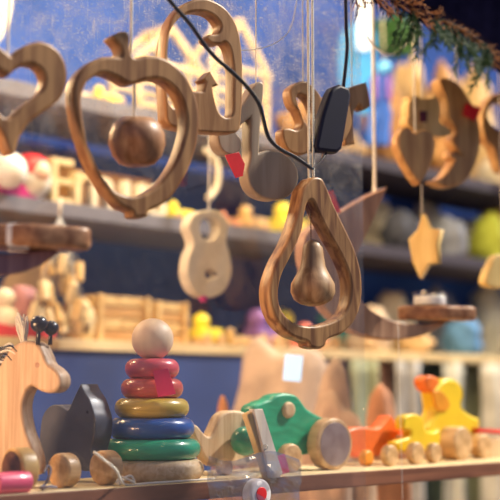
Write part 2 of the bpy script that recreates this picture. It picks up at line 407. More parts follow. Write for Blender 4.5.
# 4 musical note
P = on(262, 150, -0.05)
t = thing('note_ornament', 'wooden musical note pair with two flat round heads and joining beam', 'ornament', P)
outer = [(252, 84), (259, 82), (261, 90), (258, 120), (256, 153, 1), (266, 150), (282, 153), (294, 163), (299, 176), (295, 190), (284, 198), (270, 200), (256, 196), (246, 186), (243, 172), (246, 158), (246, 140),
         (247, 117, 1), (238, 124), (231, 131), (237, 140), (236, 150), (226, 155), (216, 151), (211, 141), (212, 128), (222, 118), (238, 104)]
plate('note_body', outer, [], P, YH, 0.022, wood('plain_grey_beech', (0.48, 0.37, 0.28), (0.38, 0.28, 0.20), sc=(60, 5, 60), rough=0.45), t, 0.003, wall=7)
hang(t, 256, 84, -0.04, 0.0009)
RED = paint('red_tag_card', (0.75, 0.02, 0.03), 0.4); PINK = paint('pink_tag_card', (0.85, 0.04, 0.16), 0.4)
def tag_card(pts, w, mat, parent, yaw=YH, th=0.0012): return plate('price_tag', pts, [], on(pts[0][0], pts[0][1], w), yaw, th, mat, parent, 0.0003, smooth=False)
tag_card([(225, 155), (239, 152), (245, 164), (243, 176), (236, 178)], -0.062, RED, t)

# 5 swan figure
P = on(320, 120, -0.045)
t = thing('swan_ornament', 'wooden swan with S-curved neck hanging behind the black connector', 'ornament', P)
outer = [(285, 90), (292, 83), (302, 81), (312, 88), (319, 97), (322, 110), (322, 122, 1), (325, 100), (331, 93), (340, 95), (348, 101), (352, 125), (340, 145), (325, 150), (308, 152), (296, 155), (284, 151),
         (278, 141), (277, 130), (283, 128), (293, 130), (298, 124), (294, 112), (287, 103)]
inner = [(301, 94), (297, 97), (300, 108), (306, 122), (311, 126), (314, 112), (309, 99)]
plate('swan_body', outer, [inner], P, YH, 0.020, W_FACE2, t, 0.003, wall=6)
hang(t, 303, 83, -0.035, 0.0008)
# 6 horse-like figure
P = on(352, 115, -0.03)
t = thing('horse_ornament', 'small wooden horse head figure hanging right of the black connector', 'ornament', P)
outer = [(334, 92), (345, 88), (358, 84, 1), (366, 82, 1), (369, 94), (371, 106, 1), (363, 110), (358, 104), (352, 112), (351, 128), (353, 144, 1), (341, 145, 1), (338, 125), (330, 110)]
plate('horse_body', outer, [], P, YH, 0.020, W_FACE2, t, 0.003, wall=6)
hang(t, 352, 88, -0.022, 0.0008)

# 7 pear ring
P = on(313, 265, -0.10)
t = thing('pear_ornament', 'large open wooden pear ring with a solid pear bead inside', 'ornament', P)
outer = [(303, 182), (309, 177), (318, 178), (324, 187), (332, 205), (343, 226), (355, 250), (362, 275), (362, 300), (355, 320), (342, 333), (326, 339), (322, 346), (315, 349), (305, 347), (302, 342),
         (285, 336), (270, 323), (262, 305), (261, 285), (268, 264), (280, 243), (289, 222), (294, 203), (297, 190)]
inner = [(308, 203), (313, 201), (318, 212), (328, 232), (341, 255), (350, 278), (350, 300), (343, 315), (328, 323), (310, 326), (294, 322), (283, 311), (279, 296), (282, 276), (292, 255), (302, 232), (305, 215)]
plate('pear_ring', outer, [inner], P, YH, 0.026, wood('striped_beech', (0.58, 0.31, 0.13), (0.22, 0.09, 0.04), sc=(90, 9, 90), rough=0.4, rot=-0.5), t, 0.004, wall=9)
hang(t, 309, 180, -0.088, 0.0016); hang(t, 313.5, 180, -0.088, 0.0016)
Q = on(313, 305, -0.087); k_ = pxm(Q, 1.07)
prof = [(0, 0), (5, -1), (12, 1), (18, 5), (21, 12), (20.5, 20), (16, 28), (12, 36), (10.5, 46), (9.5, 54), (6, 60), (2, 62), (0, 62)]
link('pear_bead', lathe_mesh([(a * k_, b * k_) for a, b in prof], 48), wood('pear_bead_wood', (0.56, 0.34, 0.18), (0.30, 0.15, 0.07), sc=(90, 90, 8), rough=0.45), t, Matrix.Translation(Q))
hang(t, 311, 245, -0.087, 0.0008, top=on(312, 190, -0.087).z, mat=W_DARK)

# 8 black cable and connector
CW = -0.145
pts = [(160, -12), (175, 7), (190, 24), (204, 44), (216, 58), (232, 72), (248, 88), (259, 104), (264, 122), (269, 138), (280, 149), (295, 157), (311, 168)]
o = tube('cable', [on(a, b, CW) for a, b in pts], 0.0026, BLACK, None, 10, 5)
setp(o, 'black glossy cable running from top left down to the pear ring', 'cable')
P = on(334, 118, -0.10)
t = thing('cable_connector', 'dark navy elongated connector block hanging tilted on its own cable', 'connector', P)
plate('housing', [(334, 87), (341, 84), (350, 88), (352, 95), (343, 148), (338, 153), (319, 151), (316, 146), (323, 115), (331, 92)], [], P, YH, 0.02, paint('navy_plastic', (0.006, 0.006, 0.028), 0.5, spec=0.3), t, 0.005, smooth=False)
tube('cable', [on(345, -60, -.09), on(346, 20, -.09), on(347, 50, -.09), on(343, 90, -.09)], 0.0026, paint('navy_plastic', (0, 0, 0)), t, 8, 5)
tube('lead_wire', [on(328, 150, -.09), on(322, 160, -.10), on(312, 169, -.135)], 0.0014, BLACK, t, 8, 4)
# thin loose wire
o = tube('thin_wire', [on(a, b, -0.02) for a, b in ((215, 45), (240, 50), (262, 48), (280, 40), (292, 24), (300, -20))], 0.0007, STRING_W, None, 6, 5)
setp(o, 'thin pale wire arching behind the cable right of the arched ring', 'wire')
# clear thread at the right
o = tube('nylon_thread', [on(a, b, 0.0) for a, b in ((398, 322), (400, 400), (403, 520))], 0.0004, STRING_W, None, 6, 4)
setp(o, 'thin clear thread hanging past the little yellow duck', 'thread')

# 9 crescent candle holders
GLS = clear('cup_glass', 0.02, (0.97, 0.98, 1), 0.02)
def candle_tray(P, L, parent, band=False):
    th = 0.024; q = []
    for i in range(64):
        a = 2 * PI * i / 64; x = L / 2 * math.copysign(abs(math.cos(a)) ** 0.6, math.cos(a)); y = 0.024 * math.copysign(abs(math.sin(a)) ** 0.7, math.sin(a))
        y *= 1 + 0.35 * math.exp(-(x / 0.022) ** 2); q.append((x, y))
    me = flat_mesh([q], th, 0.005)
    tr = link('tray', me, W_RED, parent, Matrix.Translation(P) @ Matrix.Rotation(math.radians(12), 4, 'Z'))
    if band:
        boxes('lit_bulge_band', [((0, 0, 0), (0.030, 0.060, th + 0.001))], paint('lit_bulge_tone', (0.85, 0.8, 0.8), 0.5), parent, Matrix.Translation(P + Vector((-0.012, 0, 0))) @ Matrix.Rotation(math.radians(12), 4, 'Z'), bev=0.006)  # pale block painted in for the lit bulge of the tray
    return tr
P = on(372, 280, 0.10)
t = thing('crescent_holder', 'wooden crescent moon holder carrying a glass tealight, behind the pear ring', 'candle holder', P)
outer = [(388, 187, 1), (381, 203), (370, 228), (358, 254), (353, 276), (360, 298), (376, 313), (400, 322), (425, 324), (452, 320, 1), (432, 332), (408, 339), (380, 339), (352, 331), (328, 312), (312, 285), (304, 258), (306, 235), (322, 222), (344, 210), (368, 196)]
plate('crescent', outer, [], P, YH, 0.024, wood('tan_pink_wood', (0.62, 0.37, 0.24), (0.40, 0.21, 0.13), sc=(80, 8, 80), rough=0.38, rot=0.7), t, 0.003)
tag_card([(325, 192), (333, 190), (341, 212), (329, 214)], 0.07, RED, t)
hang(t, 375, 200, 0.112, 0.0026, mat=STRING_W)
disc('knot', on(375, 186, 0.112), (0, 0, 1), 0.004, 0.02, STRING_W, t, 0.002)
Q = at(437, 313.5, P.y + 0.09); candle_tray(Q, pxm(Q, 80), t)
def tealight(Q, label, group=None):
    tl = thing('tealight', label, 'tealight', Q, group)
    link('glass_cup', lathe_mesh([(0, 0), (.027, 0), (.029, .003), (.031, .024), (.0298, .024), (.028, .003), (0, .002)], 40), GLS, tl, Matrix.Translation(Q))
    disc('wax', Q + Vector((0, 0, .0175)), (0, 0, 1), .0275, .015, paint('white_wax', (0.95, 0.93, 0.9), 0.5), tl, .001)
    disc('wick', Q + Vector((0, 0, .0215)), (0, 0, 1), .0009, .005, BLACK, tl, .0003)
tealight(Q + Vector((-0.012, 0, 0.0122)), 'glass tealight cup with white wax on the right crescent tray')
P = on(-10, 255, -0.10)
t = thing('crescent_holder', 'wooden crescent holder with tray entering at the left edge above the giraffe', 'candle holder', P)
outer = [(68, 246, 1), (58, 254), (44, 264), (24, 272), (0, 276), (-30, 274), (-60, 262), (-80, 240), (-92, 205), (-85, 170), (-75, 205), (-60, 232), (-35, 250), (0, 254), (40, 250)]
plate('crescent', outer, [], P, YH, 0.024, wood('plum_wood', (0.50, 0.24, 0.24), (0.30, 0.13, 0.16), sc=(80, 8, 80), rough=0.35, rot=0.5, coat=.3), t, 0.003)
Q = at(30, 238, P.y + 0.03); candle_tray(Q, pxm(Q, 122), t, True)
twine('string', Q + Vector((-0.1, 0.02, 0)), Vector((Q.x - 0.1, Q.y + 0.02, ZR)), 0.002, STRING, t, 60)

# 10 right cluster
P = on(414, 155, 0.05)
t = thing('heart_ornament', 'small solid wooden heart hanging above the yellow star', 'ornament', P)
hh = [(413, 134, 1), (407, 128), (400, 128), (394, 134), (393, 145), (398, 158), (407, 172), (418, 185, 1), (427, 172), (434, 156), (436, 143), (432, 133), (424, 129), (417, 130)]
plate('heart_body', hh, [], P, YH, 0.02, W_SUNLIT, t, 0.004, wall=5)
hang(t, 415, 136, 0.055, 0.0013, mat=STRING_W)
P = on(424, 247, 0.055)
t = thing('star_ornament', 'yellow wooden five-pointed star dangling below the small heart', 'ornament', P)
st = [(422, 213), (430, 228), (441, 229), (437, 244), (438, 263), (428, 264), (419, 278), (412, 262), (408, 239), (417, 230)]
plate('star_body', st, [], P, math.radians(-28), 0.020, wood('golden_wood', (0.96, 0.72, 0.30), (0.82, 0.54, 0.18), sc=(30, 6, 30), rough=0.45), t, 0.003, smooth=False)
hang(t, 422, 214, 0.055, 0.0010, top=on(418, 184, 0.055).z)
P = on(495, 272, 0.03)
t = thing('star_ornament', 'yellow wooden star cut off by the right edge beside the hanging star', 'ornament', P)
plate('star_body', [(487, 284), (491, 266), (500, 254), (515, 262), (522, 280), (508, 288)], [], P, YH, 0.02, MATS['golden_wood'], t, 0.003)
hang(t, 503, 256, 0.035, 0.001)
P = on(422, 112, 0.075)
t = thing('train_ornament', 'small wooden locomotive figure with dark window above the small heart', 'ornament', P)
outer = [(403, 117, 1), (406, 112), (406, 100), (405, 96, 1), (414, 96, 1), (417, 98, 1), (429, 98), (433, 95), (438, 100), (440, 112), (439, 122), (448, 127), (452, 134), (440, 137), (420, 133), (404, 126)]
plate('train_body', outer, [[(409, 103), (412, 104), (412, 114), (409, 115)]], P, YH, 0.022, W_BLOCK, t, 0.002, wall=5)
plate('window', [(420, 111), (427, 111), (427, 122), (420, 122)], [], on(423, 116, 0.0735), YH, 0.002, paint('plum_paint', (0.10, 0.01, 0.03), 0.5), t, 0.0004, smooth=False)
hang(t, 414, 97, 0.085, 0.0014); hang(t, 422, 98, 0.085, 0.0012)
P = on(460, 135, 0.06)
t = thing('moon_ornament', 'wooden man-in-the-moon crescent with drilled eye and red tag', 'ornament', P)
outer = [(436, 79), (446, 78), (459, 86), (470, 101), (478, 118), (481, 140), (477, 160), (468, 177), (455, 186), (441, 187), (428, 181, 1), (438, 178), (446, 170), (452, 160), (448, 157), (450, 151), (462, 156, 1), (453, 147), (450, 139), (455, 133), (452, 126), (446, 118), (443, 100), (438, 88)]
plate('moon_body', outer, [], P, YH, 0.024, W_SUNLIT, t, 0.003, wall=5)
disc('eye', on(467, 129, 0.0585), N, pxm(P, 3.2), 0.002, BLACK, t, 0.0005)
hang(t, 457, 86, 0.07, 0.0016, mat=STRING)
tag_card([(466, 103), (482, 108), (475, 121), (463, 115)], 0.052, RED, t)
P = on(500, 125, 0.075)
t = thing('ring_ornament', 'wooden loop shape cut off by the right edge beside the moon', 'ornament', P)
outer = [(478, 125), (480, 108), (490, 96), (505, 92), (522, 100), (528, 120), (520, 140), (512, 150), (514, 168), (500, 172), (494, 160), (490, 148), (482, 140)]
plate('loop_body', outer, [[(488, 116), (492, 105), (502, 102), (512, 108), (514, 120), (508, 130), (496, 128)]], P, YH, 0.022, W_SUNLIT, t, 0.003, wall=5)
hang(t, 503, 95, 0.085, 0.0013)
o = tube('loose_cord', [on(a, b, 0.02) for a, b in ((366, 36), (374, 46), (385, 54), (396, 53), (406, 44), (414, 30), (418, 10), (420, -20))], 0.0018, STRING_W, None, 8, 6)
setp(o, 'loose white cord looping under the branch, right of the thick string', 'cord')

# fir branch
P = on(425, 15, -0.03)
t = thing('fir_branch', 'fir branch with brown and green needles under the dark roof board', 'branch', P)
stem = curve3([on(a, b, -0.085) for a, b in ((355, -14), (385, -3), (412, 8), (440, 19), (468, 33), (492, 52))], 8)
tube('stem', stem, 0.003, paint('bark', (0.10, 0.05, 0.03), 0.9), t)
def needles(name, mat, specs, ln, r, cnt, seed):
    rg = random.Random(seed); P_ = []
    for A, B in specs:
        A, B = Vector(A), Vector(B); d = (B - A).normalized()
        P_.append([A, A.lerp(B, .5), B])
        for k in range(cnt):
            q = A.lerp(B, rg.random()); s = Vector((rg.uniform(-1, 1), rg.uniform(-1, 1), rg.uniform(-1, 1))).normalized()
            v = (d * 0.9 + s * 0.8).normalized() * ln * rg.uniform(.6, 1.1)
            P_.append([q, q + v])
    return link(name, tube_mesh(P_, r, 4, 0.3), mat, t)
rg = random.Random(3); sp = []
for i in range(0, len(stem), 2):
    for k in range(2):
        v = (E * rg.uniform(.4, 1) + Vector((0, 0, rg.uniform(-.9, .15))) + N * rg.uniform(-.5, .7)).normalized() * rg.uniform(.02, .045); sp.append((stem[i], stem[i] + v))
setp(needles('brown_needles', paint('dry_needles', (0.50, 0.19, 0.05), 0.7), sp, 0.016, 0.0011, 9, 5), kind='stuff')
sp2 = [(a, b + Vector((0, 0, -.006))) for a, b in sp]
setp(needles('dark_twigs', MATS['dark_roof_board'], sp2, 0.020, 0.0008, 10, 8), kind='stuff')
sp = []
for i in range(14, len(stem), 1):
    if 0.2 < i / len(stem):
        v = (Vector((0, 0, -1)) + E * rg.uniform(-.5, .7) + N * rg.uniform(-.5, .5)).normalized() * rg.uniform(.03, .075); sp.append((stem[i] - Vector((0, 0, .004)), stem[i] + v))
setp(needles('green_needles', paint('green_needle', (0.030, 0.10, 0.035), 0.5), sp, 0.017, 0.0008, 60, 6), kind='stuff')

# ================================================================== TOYS ON THE SHELF
# giraffe pull toy
YG = math.radians(-28); NG = Vector((math.sin(YG), -math.cos(YG), 0))
P = on(25, 430, 0.075)
t = thing('giraffe_pull_toy', 'pale wooden giraffe pull toy with yarn mane at the left end', 'pull toy', Vector((P.x, P.y, ZS)))
outer = [(-40, 478), (-34, 440), (-22, 415), (-8, 385), (4, 362), (14, 348), (24, 342), (36, 341), (44, 345), (49, 354), (53, 363), (60, 368), (66, 375), (67, 384), (62, 391), (54, 393), (45, 391), (38, 387), (34, 387),
         (29, 394), (26, 407), (29, 428), (36, 446), (40, 462), (38, 474), (20, 476)]
g_body = plate('body', outer, [], P, YG, 0.024, wood('giraffe_wood', (0.64, 0.44, 0.28), (0.46, 0.28, 0.16), sc=(170, 6, 170), rough=0.5, amount=.5), t, 0.004, wall=-7)
Pe = hit(37, 365, P + NG * 0.0005, NG)
disc('eye', Pe, NG, pxm(P, 2.6), 0.002, paint('brown_peg', (0.32, 0.12, 0.06), 0.4), t, .0005)
for k_, (bx, by, rr, off) in enumerate(((39, 324, 8.5, -0.002), (51, 328, 7.5, 0.018))):
    A = hit(bx, by, P - NG * off, NG); B = hit(bx - 1, 345, P - NG * off, NG)
    h = ball('horn', A, pxm(P, rr), BLACK, t)
    tube('horn_stalk', [B, A], 0.0028, BLACK, h)
rg = random.Random(11); Ps = []
for k in range(16):
    x0 = rg.uniform(21, 30); x1 = x0 + rg.uniform(-7, 4); y1 = rg.uniform(312, 322); o_ = rg.uniform(.004, .02)
    Ps.append(curve3([hit(x0, 344, P - NG * o_, NG), hit((x0 + x1) / 2 + rg.uniform(-3, 3), 330, P - NG * o_, NG), hit(x1, y1, P - NG * o_, NG)], 4))
link('yarn_tuft', tube_mesh(Ps, 0.0010, 6), STRING, t)
def mane(name, mat, n, seed):
    rg = random.Random(seed); Ps = []
    for k in range(n):
        f = rg.random(); x0 = 18 - 26 * f; y0 = 350 + 45 * f; o_ = rg.uniform(.0, .024)
        Ps.append(curve3([hit(x0, y0, P - NG * o_, NG), hit(x0 - 8, y0 - 6 + rg.uniform(-3, 3), P - NG * o_, NG), hit(x0 - 22, y0 + rg.uniform(-2, 8), P - NG * o_, NG), hit(x0 - 30, y0 + 14, P - NG * o_, NG)], 4))
    link(name, tube_mesh(Ps, 0.0012, 6), mat, t)
mane('pale_mane_yarn', STRING, 30, 1); mane('black_mane_yarn', BLACK, 30, 2)
def wheel(px, r_px, w, d, width, parent, mat=W_WHEEL, face=None, name='wheel', zbase=None):
    """disc standing on the shelf; px marks the centre of its near face"""
    c = stand(px, w, ZS); r = pxm(c, r_px); c.z = (ZS if zbase is None else zbase) + r
    d = Vector(d).normalized()
    o = disc(name, c, d, r, width, mat, parent, min(0.004, r * .3))
    if face: disc('wheel_face', c + d * 0.0006, d, r * 0.84, 0.002, face, o, .0005)
    return o, c, r
NGw = (math.sin(YG - .35), -math.cos(YG - .35), 0)
wheel(13, 21.5, 0.036, NGw, 0.024, t, wood('golden_wheel_wood', (0.78, 0.50, 0.18), (0.55, 0.32, 0.10), sc=(60, 60, 8), rough=.4), MATS['dark_wood'])
wheel(-24, 20, 0.030, NGw, 0.020, t, MATS['golden_wheel_wood'], MATS['dark_wood'])
# pink peg on the near edge
A = at(-6, 480, S0.y - 0.165); A = Vector((A.x, A.y, 0)); a0 = stand(-4, 0.014, ZS + 0.0135); a1 = stand(30, 0.0135, ZS + .0135)
rr = 0.0125
a0.z = a1.z = ZS + rr
o = disc('peg', a1, a1 - a0, rr, (a1 - a0).length, paint('pink_paint', (0.80, 0.10, 0.20), 0.4, coat=.3), None, .003)
setp(o, 'short pink wooden peg lying on the shelf before the giraffe wheel', 'peg')

# dark grey cat-like pull toy
YC = math.radians(-40); NC = Vector((math.sin(YC), -math.cos(YC), 0))
P = on(75, 440, 0.115)
t = thing('elephant_pull_toy', 'dark blue-grey wooden animal pull toy between giraffe and ring stacker', 'pull toy', Vector((P.x, P.y, ZS)))
GREY = paint('blue_grey_stain', (0.075, 0.085, 0.12), 0.38, coat=.3, var=.25, scale=18)
outer = [(40, 430), (43, 415), (51, 406), (60, 405), (67, 409), (71, 409), (77, 397), (84, 384, 1), (87, 390), (93, 399), (97, 409), (100, 420), (99, 436), (95, 450), (96, 469), (84, 470), (78, 460), (62, 458), (52, 469), (42, 469), (39, 450)]
plate('body', outer, [], P, YC, 0.032, GREY, t, 0.002, wall=-5)
disc('eye', hit(87, 412, P + NC * .0005, NC), NC, .0022, .002, BLACK, t, .0005)
# paler grey ear piece behind
P2 = P - NC * 0.034
for px_ in (59, 101):
    wheel(px_, 17, 0.045, NC, 0.022, t, W_WHEEL)
# ring stacker
c = stand(152, 0.082, ZS); k_ = pxm(c, 1)
t = thing('ring_stacker', 'ring stacking tower of coloured wooden rings topped by a pale ball', 'stacking toy', c)
def torus_ring(name, r, z0, z1, mat, lab):
    h = (z1 - z0) / 2; n = 12; prof = [(0.008, z0)]
    for i in range(n + 1):
        a = -PI / 2 + PI * i / n; prof.append((r - h * .9 + h * .9 * math.cos(a), (z0 + z1) / 2 + h * math.sin(a)))
    prof.append((0.008, z1)); prof.append((0.008, z0))
    o = link(name, lathe_mesh(prof, 64), mat, t, Matrix.Translation(c)); o['label'] = lab; return o
y2z = lambda y: (481 - y) * k_
PT = dict(coat=.5, rough=.32, var=.08)
def stain(key, col, dark): return wood(key, col, dark, sc=(12, 12, 120), rough=.3, coat=.5, amount=.4)
torus_ring('base', 52 * k_, 0, y2z(461), W_PALE, 'natural wood base')
torus_ring('ring', 48.5 * k_, y2z(461), y2z(441), stain('green_stain', (0.02, 0.42, 0.24), (0.01, 0.30, 0.18)), 'green ring')
torus_ring('ring', 42.5 * k_, y2z(441), y2z(420.5), stain('blue_stain', (0.012, 0.10, 0.42), (0.01, 0.07, 0.30)), 'blue ring')
torus_ring('ring', 37 * k_, y2z(420.5), y2z(401.5), stain('yellow_stain', (0.62, 0.45, 0.08), (0.50, 0.34, 0.05)), 'yellow ring')
torus_ring('ring', 31 * k_, y2z(401.5), y2z(382), stain('coral_stain', (0.72, 0.13, 0.10), (0.58, 0.08, 0.07)), 'coral ring')
torus_ring('ring', 27 * k_, y2z(382), y2z(362.5), stain('pink_stain', (0.80, 0.12, 0.16), (0.66, 0.08, 0.12)), 'pink-red ring')
Q = c + Vector((0, 0, y2z(343))); ball('ball', Q, 21 * k_, wood('ball_wood', (0.92, 0.72, 0.52), (0.84, 0.62, 0.43), sc=(40, 40, 5), rough=.5, amount=.3), t)
tube('rod', [c, c + Vector((0, 0, y2z(360)))], .005, W_PALE, t)
Pt = at(163, 372, c.y - 31 * k_ - 0.003)
plate('price_tag', [(153, 371), (168, 368), (176, 394), (158, 397)], [], Pt, math.radians(5), .0012, paint('pink_tag_card', (0.85, 0.04, 0.16)), t, .0003, smooth=False)

# cords lying on the shelf
o = tube('pull_cord', [at(94, 452, 1.49), at(104, 460, 1.50), at(116, 470, 1.51)] + [stand(x, w_, ZS + .002) for x, w_ in ((126, .012), (150, .008), (185, .008), (215, .010))], .0016, STRING, None, 8, 6)
setp(o, 'white pull cord running from the grey animal along the shelf edge', 'cord')
q = [stand(120 + x, .012 + y, ZS + .003 + z) for x, y, z in ((0, 0, 0), (6, .004, .007), (12, 0, .009), (15, .004, .001), (8, -.004, .006), (2, .002, .008), (-2, .003, .001), (8, .0, .005), (16, -.003, 0))]
o = tube('cord_knot', q, .0017, STRING, None, 8, 5); setp(o, 'loose white knot of cord at the foot of the ring stacker', 'cord')
q = [hit(a, b, on(50, 480, .02), N) for a, b in ((44, 486), (52, 484), (58, 481), (50, 480), (42, 483), (48, 486))]
q = [stand(a, b, ZS + .002 + z) for a, b, z in ((44, .018, 0), (52, .03, .002), (58, .02, .001), (50, .012, .003), (42, .02, .002), (46, .03, .004), (50, .028, .012), (52, .03, .022), (49, .032, .026), (45, .03, .018))]
o = tube('grey_cord', q, .0016, paint('grey_cord_fibre', (0.20, 0.18, 0.22), .8), None, 8, 5); setp(o, 'dark grey cord curled between the giraffe and grey animal wheels', 'cord')

# natural wood snail with green ball
YT = SHELF_ANG - .05; NT = Vector((math.sin(YT), -math.cos(YT), 0))
P = on(225, 440, 0.09)
t = thing('snail_toy', 'natural wood wavy-backed toy with a green ball between stacker and green car', 'rolling toy', Vector((P.x, P.y, ZS)))
outer = [(191, 427), (197, 425), (205, 434), (211, 436), (216, 426), (221, 416), (229, 411), (240, 411), (250, 415), (256, 424), (257, 445), (252, 463), (235, 466), (214, 466), (204, 456), (198, 444)]
plate('body', outer, [], P, YT, .022, W_PALE, t, .004)
Q = on(245, 441, .068); ball('ball', Q, pxm(Q, 14.5), stain('deep_green_stain', (0.01, 0.30, 0.17), (0.008, 0.22, 0.12)), t)
Pw = on(228, 460, .07)
wheel(228, 8, .07, NT, .016, t, W_WHEEL)

# green rolling car
P = on(290, 430, 0.075)
t = thing('green_rolling_toy', 'green wooden rolling toy with natural round knob and large back wheel', 'rolling toy', Vector((P.x, P.y, ZS)))
GREEN = wood('leaf_green_stain', (0.02, 0.46, 0.24), (0.01, 0.34, 0.17), sc=(25, 90, 90), rough=.38, coat=.4, rot=.3, amount=.4)
outer = [(253, 410), (262, 402), (271, 399), (276, 395), (286, 393), (296, 395), (302, 401), (308, 409), (318, 415), (328, 421), (334, 432), (330, 448), (312, 454), (285, 456), (264, 454), (256, 440)]
plate('body', outer, [], P, YT, .030, GREEN, t, .005)
disc('knob', hit(290.5, 410, P + NT * .006, NT), NT, pxm(P, 8.0), .010, W_PALE, t, .004)
wheel(293, 14, .050, NT, .016, t, W_WHEEL)
wheel(335, 25.5, .042, NT, .024, t, W_WHEEL, wood('polished_wheel_face', (0.40, 0.30, 0.30), (0.30, 0.20, 0.20), sc=(30, 30, 8), rough=.16, coat=.8))
# far-side wheel axle
# clothespin
P = on(262, 445, -0.012)
t = thing('clothespin', 'weathered wooden clothespin clipped to a clear bag before the green toy', 'clothespin', P)
plate('jaw', [(254, 409), (263, 409), (283, 473), (279, 478), (271, 478), (267, 462)], [], P, math.radians(50), .010, wood('weathered_wood', (0.80, 0.70, 0.62), (0.66, 0.55, 0.48), sc=(60, 8, 60), rough=.7), t, .001, smooth=False)
plate('jaw', [(247, 415), (253, 411), (268, 455), (271, 480), (268, 480), (258, 448)], [], P - Vector((0, -.008, 0)), math.radians(50), .010, W_BLOCK, t, .001, smooth=False)
sp_ = []
for i in range(60):
    a = i / 60 * 2 * PI * 5; sp_.append(P + Vector((.004 + .0035 * math.cos(a) , -.004 + i / 60 * .016, -.003 + .0035 * math.sin(a))))
tube('spring', sp_, .0007, paint('steel', (0.6, 0.6, 0.62), .3, metal=1.0), t, 6)
plate('price_tag', [(276, 456), (285, 454), (290, 472), (274, 477), (271, 476)], [], P + Vector((0, .004, 0)), math.radians(50), .001, MATS['pink_tag_card'], t, .0003, smooth=False)
# cellophane bag hanging from the pin
def bag():
    bm = bmesh.new(); nx, ny = 30, 22; g = []
    O = on(252, 455, -.020)
    for s in (0, 1):
        G = []
        for j in range(ny + 1):
            row = []
            for i in range(nx + 1):
                u, v = i / nx, j / ny
                px = 209 + 90 * u + 5 * math.sin(v * 6) * (u - .5); py = 456 + 70 * v + 5 * math.sin(u * 7)
                p = on(px, py, -.020)
                bulge = .010 * math.sin(PI * u) * min(1, v * 3 + .15) * (1 if s else -1) + .005 * mnoise.noise(Vector((u * 7, v * 6, s * 5)))
                row.append(bm.verts.new(p + N * bulge))
            G.append(row)
        for j in range(ny):
            for i in range(nx): bm.faces.new((G[j][i], G[j][i + 1], G[j + 1][i + 1], G[j + 1][i]))
    me = bpy.data.meshes.new('m'); bm.to_mesh(me); bm.free()
    for p in me.polygons: p.use_smooth = False
    return me
o = link('cellophane_bag', bag(), clear('cellophane', 0.17, (.95, .95, .98), .08))
setp(o, 'crumpled clear cellophane bag hanging before the shelf edge at the clothespin', 'bag')
P = on(258, 494, -.022)
t = thing('white_roll', 'white wrapped roll with a red centre inside the clear bag', 'roll', P)
disc('roll_body', P + N * .006, NT, pxm(P, 15), .018, paint('white_paper', (.85, .80, .84), .6), t, .005)
disc('red_centre', P + N * .0075 , NT, pxm(P, 7), .004, MATS['red_tag_card'], t, .001)

# orange bird toy
YD = SHELF_ANG + .02; ND = Vector((math.sin(YD), -math.cos(YD), 0))
P = on(380, 440, 0.10)
ORG = paint('orange_paint', (0.85, 0.17, 0.03), .42, coat=.3, var=.1)
t = thing('bird_pull_toy', 'orange wooden bird pull toy between the big green toy wheel and ducks', 'pull toy', Vector((P.x, P.y, ZS)))
outer = [(346, 434), (355, 428), (366, 427), (378, 428), (386, 421), (391, 415), (397, 423), (410, 431), (406, 436), (398, 436), (394, 446), (382, 455), (362, 458), (350, 452)]
plate('body', outer, [], P, YD, .026, ORG, t, .004)
wheel(369, 8, .07, ND, .014, t, paint('orange_wheel_paint', (0.9, 0.34, 0.04), .4))
wheel(392, 10.5, .045, ND, .014, t, W_WHEEL)
# little duck
YEL = paint('duck_yellow', (0.90, 0.62, 0.02), .36, coat=.4, var=.06)
P = on(415, 435, 0.07)
t = thing('duck_pull_toy', 'small yellow wooden duckling on wheels before the big yellow duck', 'pull toy', Vector((P.x, P.y, ZS)))
outer = [(404, 424), (405, 417), (412, 414), (420, 415), (424, 421), (426, 430), (434, 432), (440, 430), (441, 440), (436, 450), (420, 453), (404, 452), (396, 445), (398, 441), (410, 437), (411, 431), (405, 429)]
plate('body', outer, [], P, YD, .020, YEL, t, .004)
wheel(418, 11, .045, ND, .015, t, W_WHEEL); wheel(436, 10, .045, ND, .015, t, W_WHEEL)
# big duck
P = on(452, 425, 0.11)
t = thing('duck_pull_toy', 'large yellow wooden duck with orange bill on wheels at the right', 'pull toy', Vector((P.x, P.y, ZS)))
outer = [(440, 384), (446, 379), (455, 379), (462, 385), (464, 396), (462, 405), (466, 411), (474, 416), (480, 419), (480, 430), (477, 444), (470, 450), (440, 452), (430, 447), (428, 432), (433, 420), (437, 411), (436, 400), (435, 391)]
plate('body', outer, [], P, YD, .034, YEL, t, .007)
b_ = plate('bill', [(425, 381), (428, 376), (435, 376), (441, 381), (442, 390), (435, 393), (428, 390)], [], P - ND * .004, YD, .026, paint('bill_orange', (0.92, 0.20, 0.02), .4, coat=.3), t, .005)
plate('lower_bill', [(434, 392), (441, 391), (448, 398), (450, 407), (444, 411), (437, 408)], [], P + ND * .003, YD, .006, paint('bill_amber', (0.80, 0.32, 0.02), .4), t, .002)
wheel(463, 16.5, .070, ND, .036, t, W_WHEEL); wheel(485, 12, .075, ND, .022, t, W_WHEEL)
# another toy at the right edge
P = on(500, 445, .09)
t = thing('block_toy', 'pale wooden toy cut off by the right edge beside the big duck', 'toy', Vector((P.x, P.y, ZS)))
plate('body', [(490, 438), (530, 436), (530, 458), (490, 459)], [], P, YD, .03, W_PALE, t, .004, smooth=False)
plate('red_top', [(478, 428), (530, 432), (530, 436), (479, 432)], [], P - ND * .01, YD, .02, paint('red_paint', (0.75, .04, .03), .4), t, .001, smooth=False)

# ================================================================== BACK SHELVES
def bstand(px, w, z): return stand(px, w, z, B0)
def bpl(name, outer, holes, px, py, w, th, mat, parent=None, yaw=SHELF_ANG, bev=.003, smooth=True):
    return plate(name, outer, holes, on(px, py, w, B0), yaw, th, mat, parent, bev, smooth)
IV = paint('ivory_paint', (0.78, 0.70, 0.55), .5)
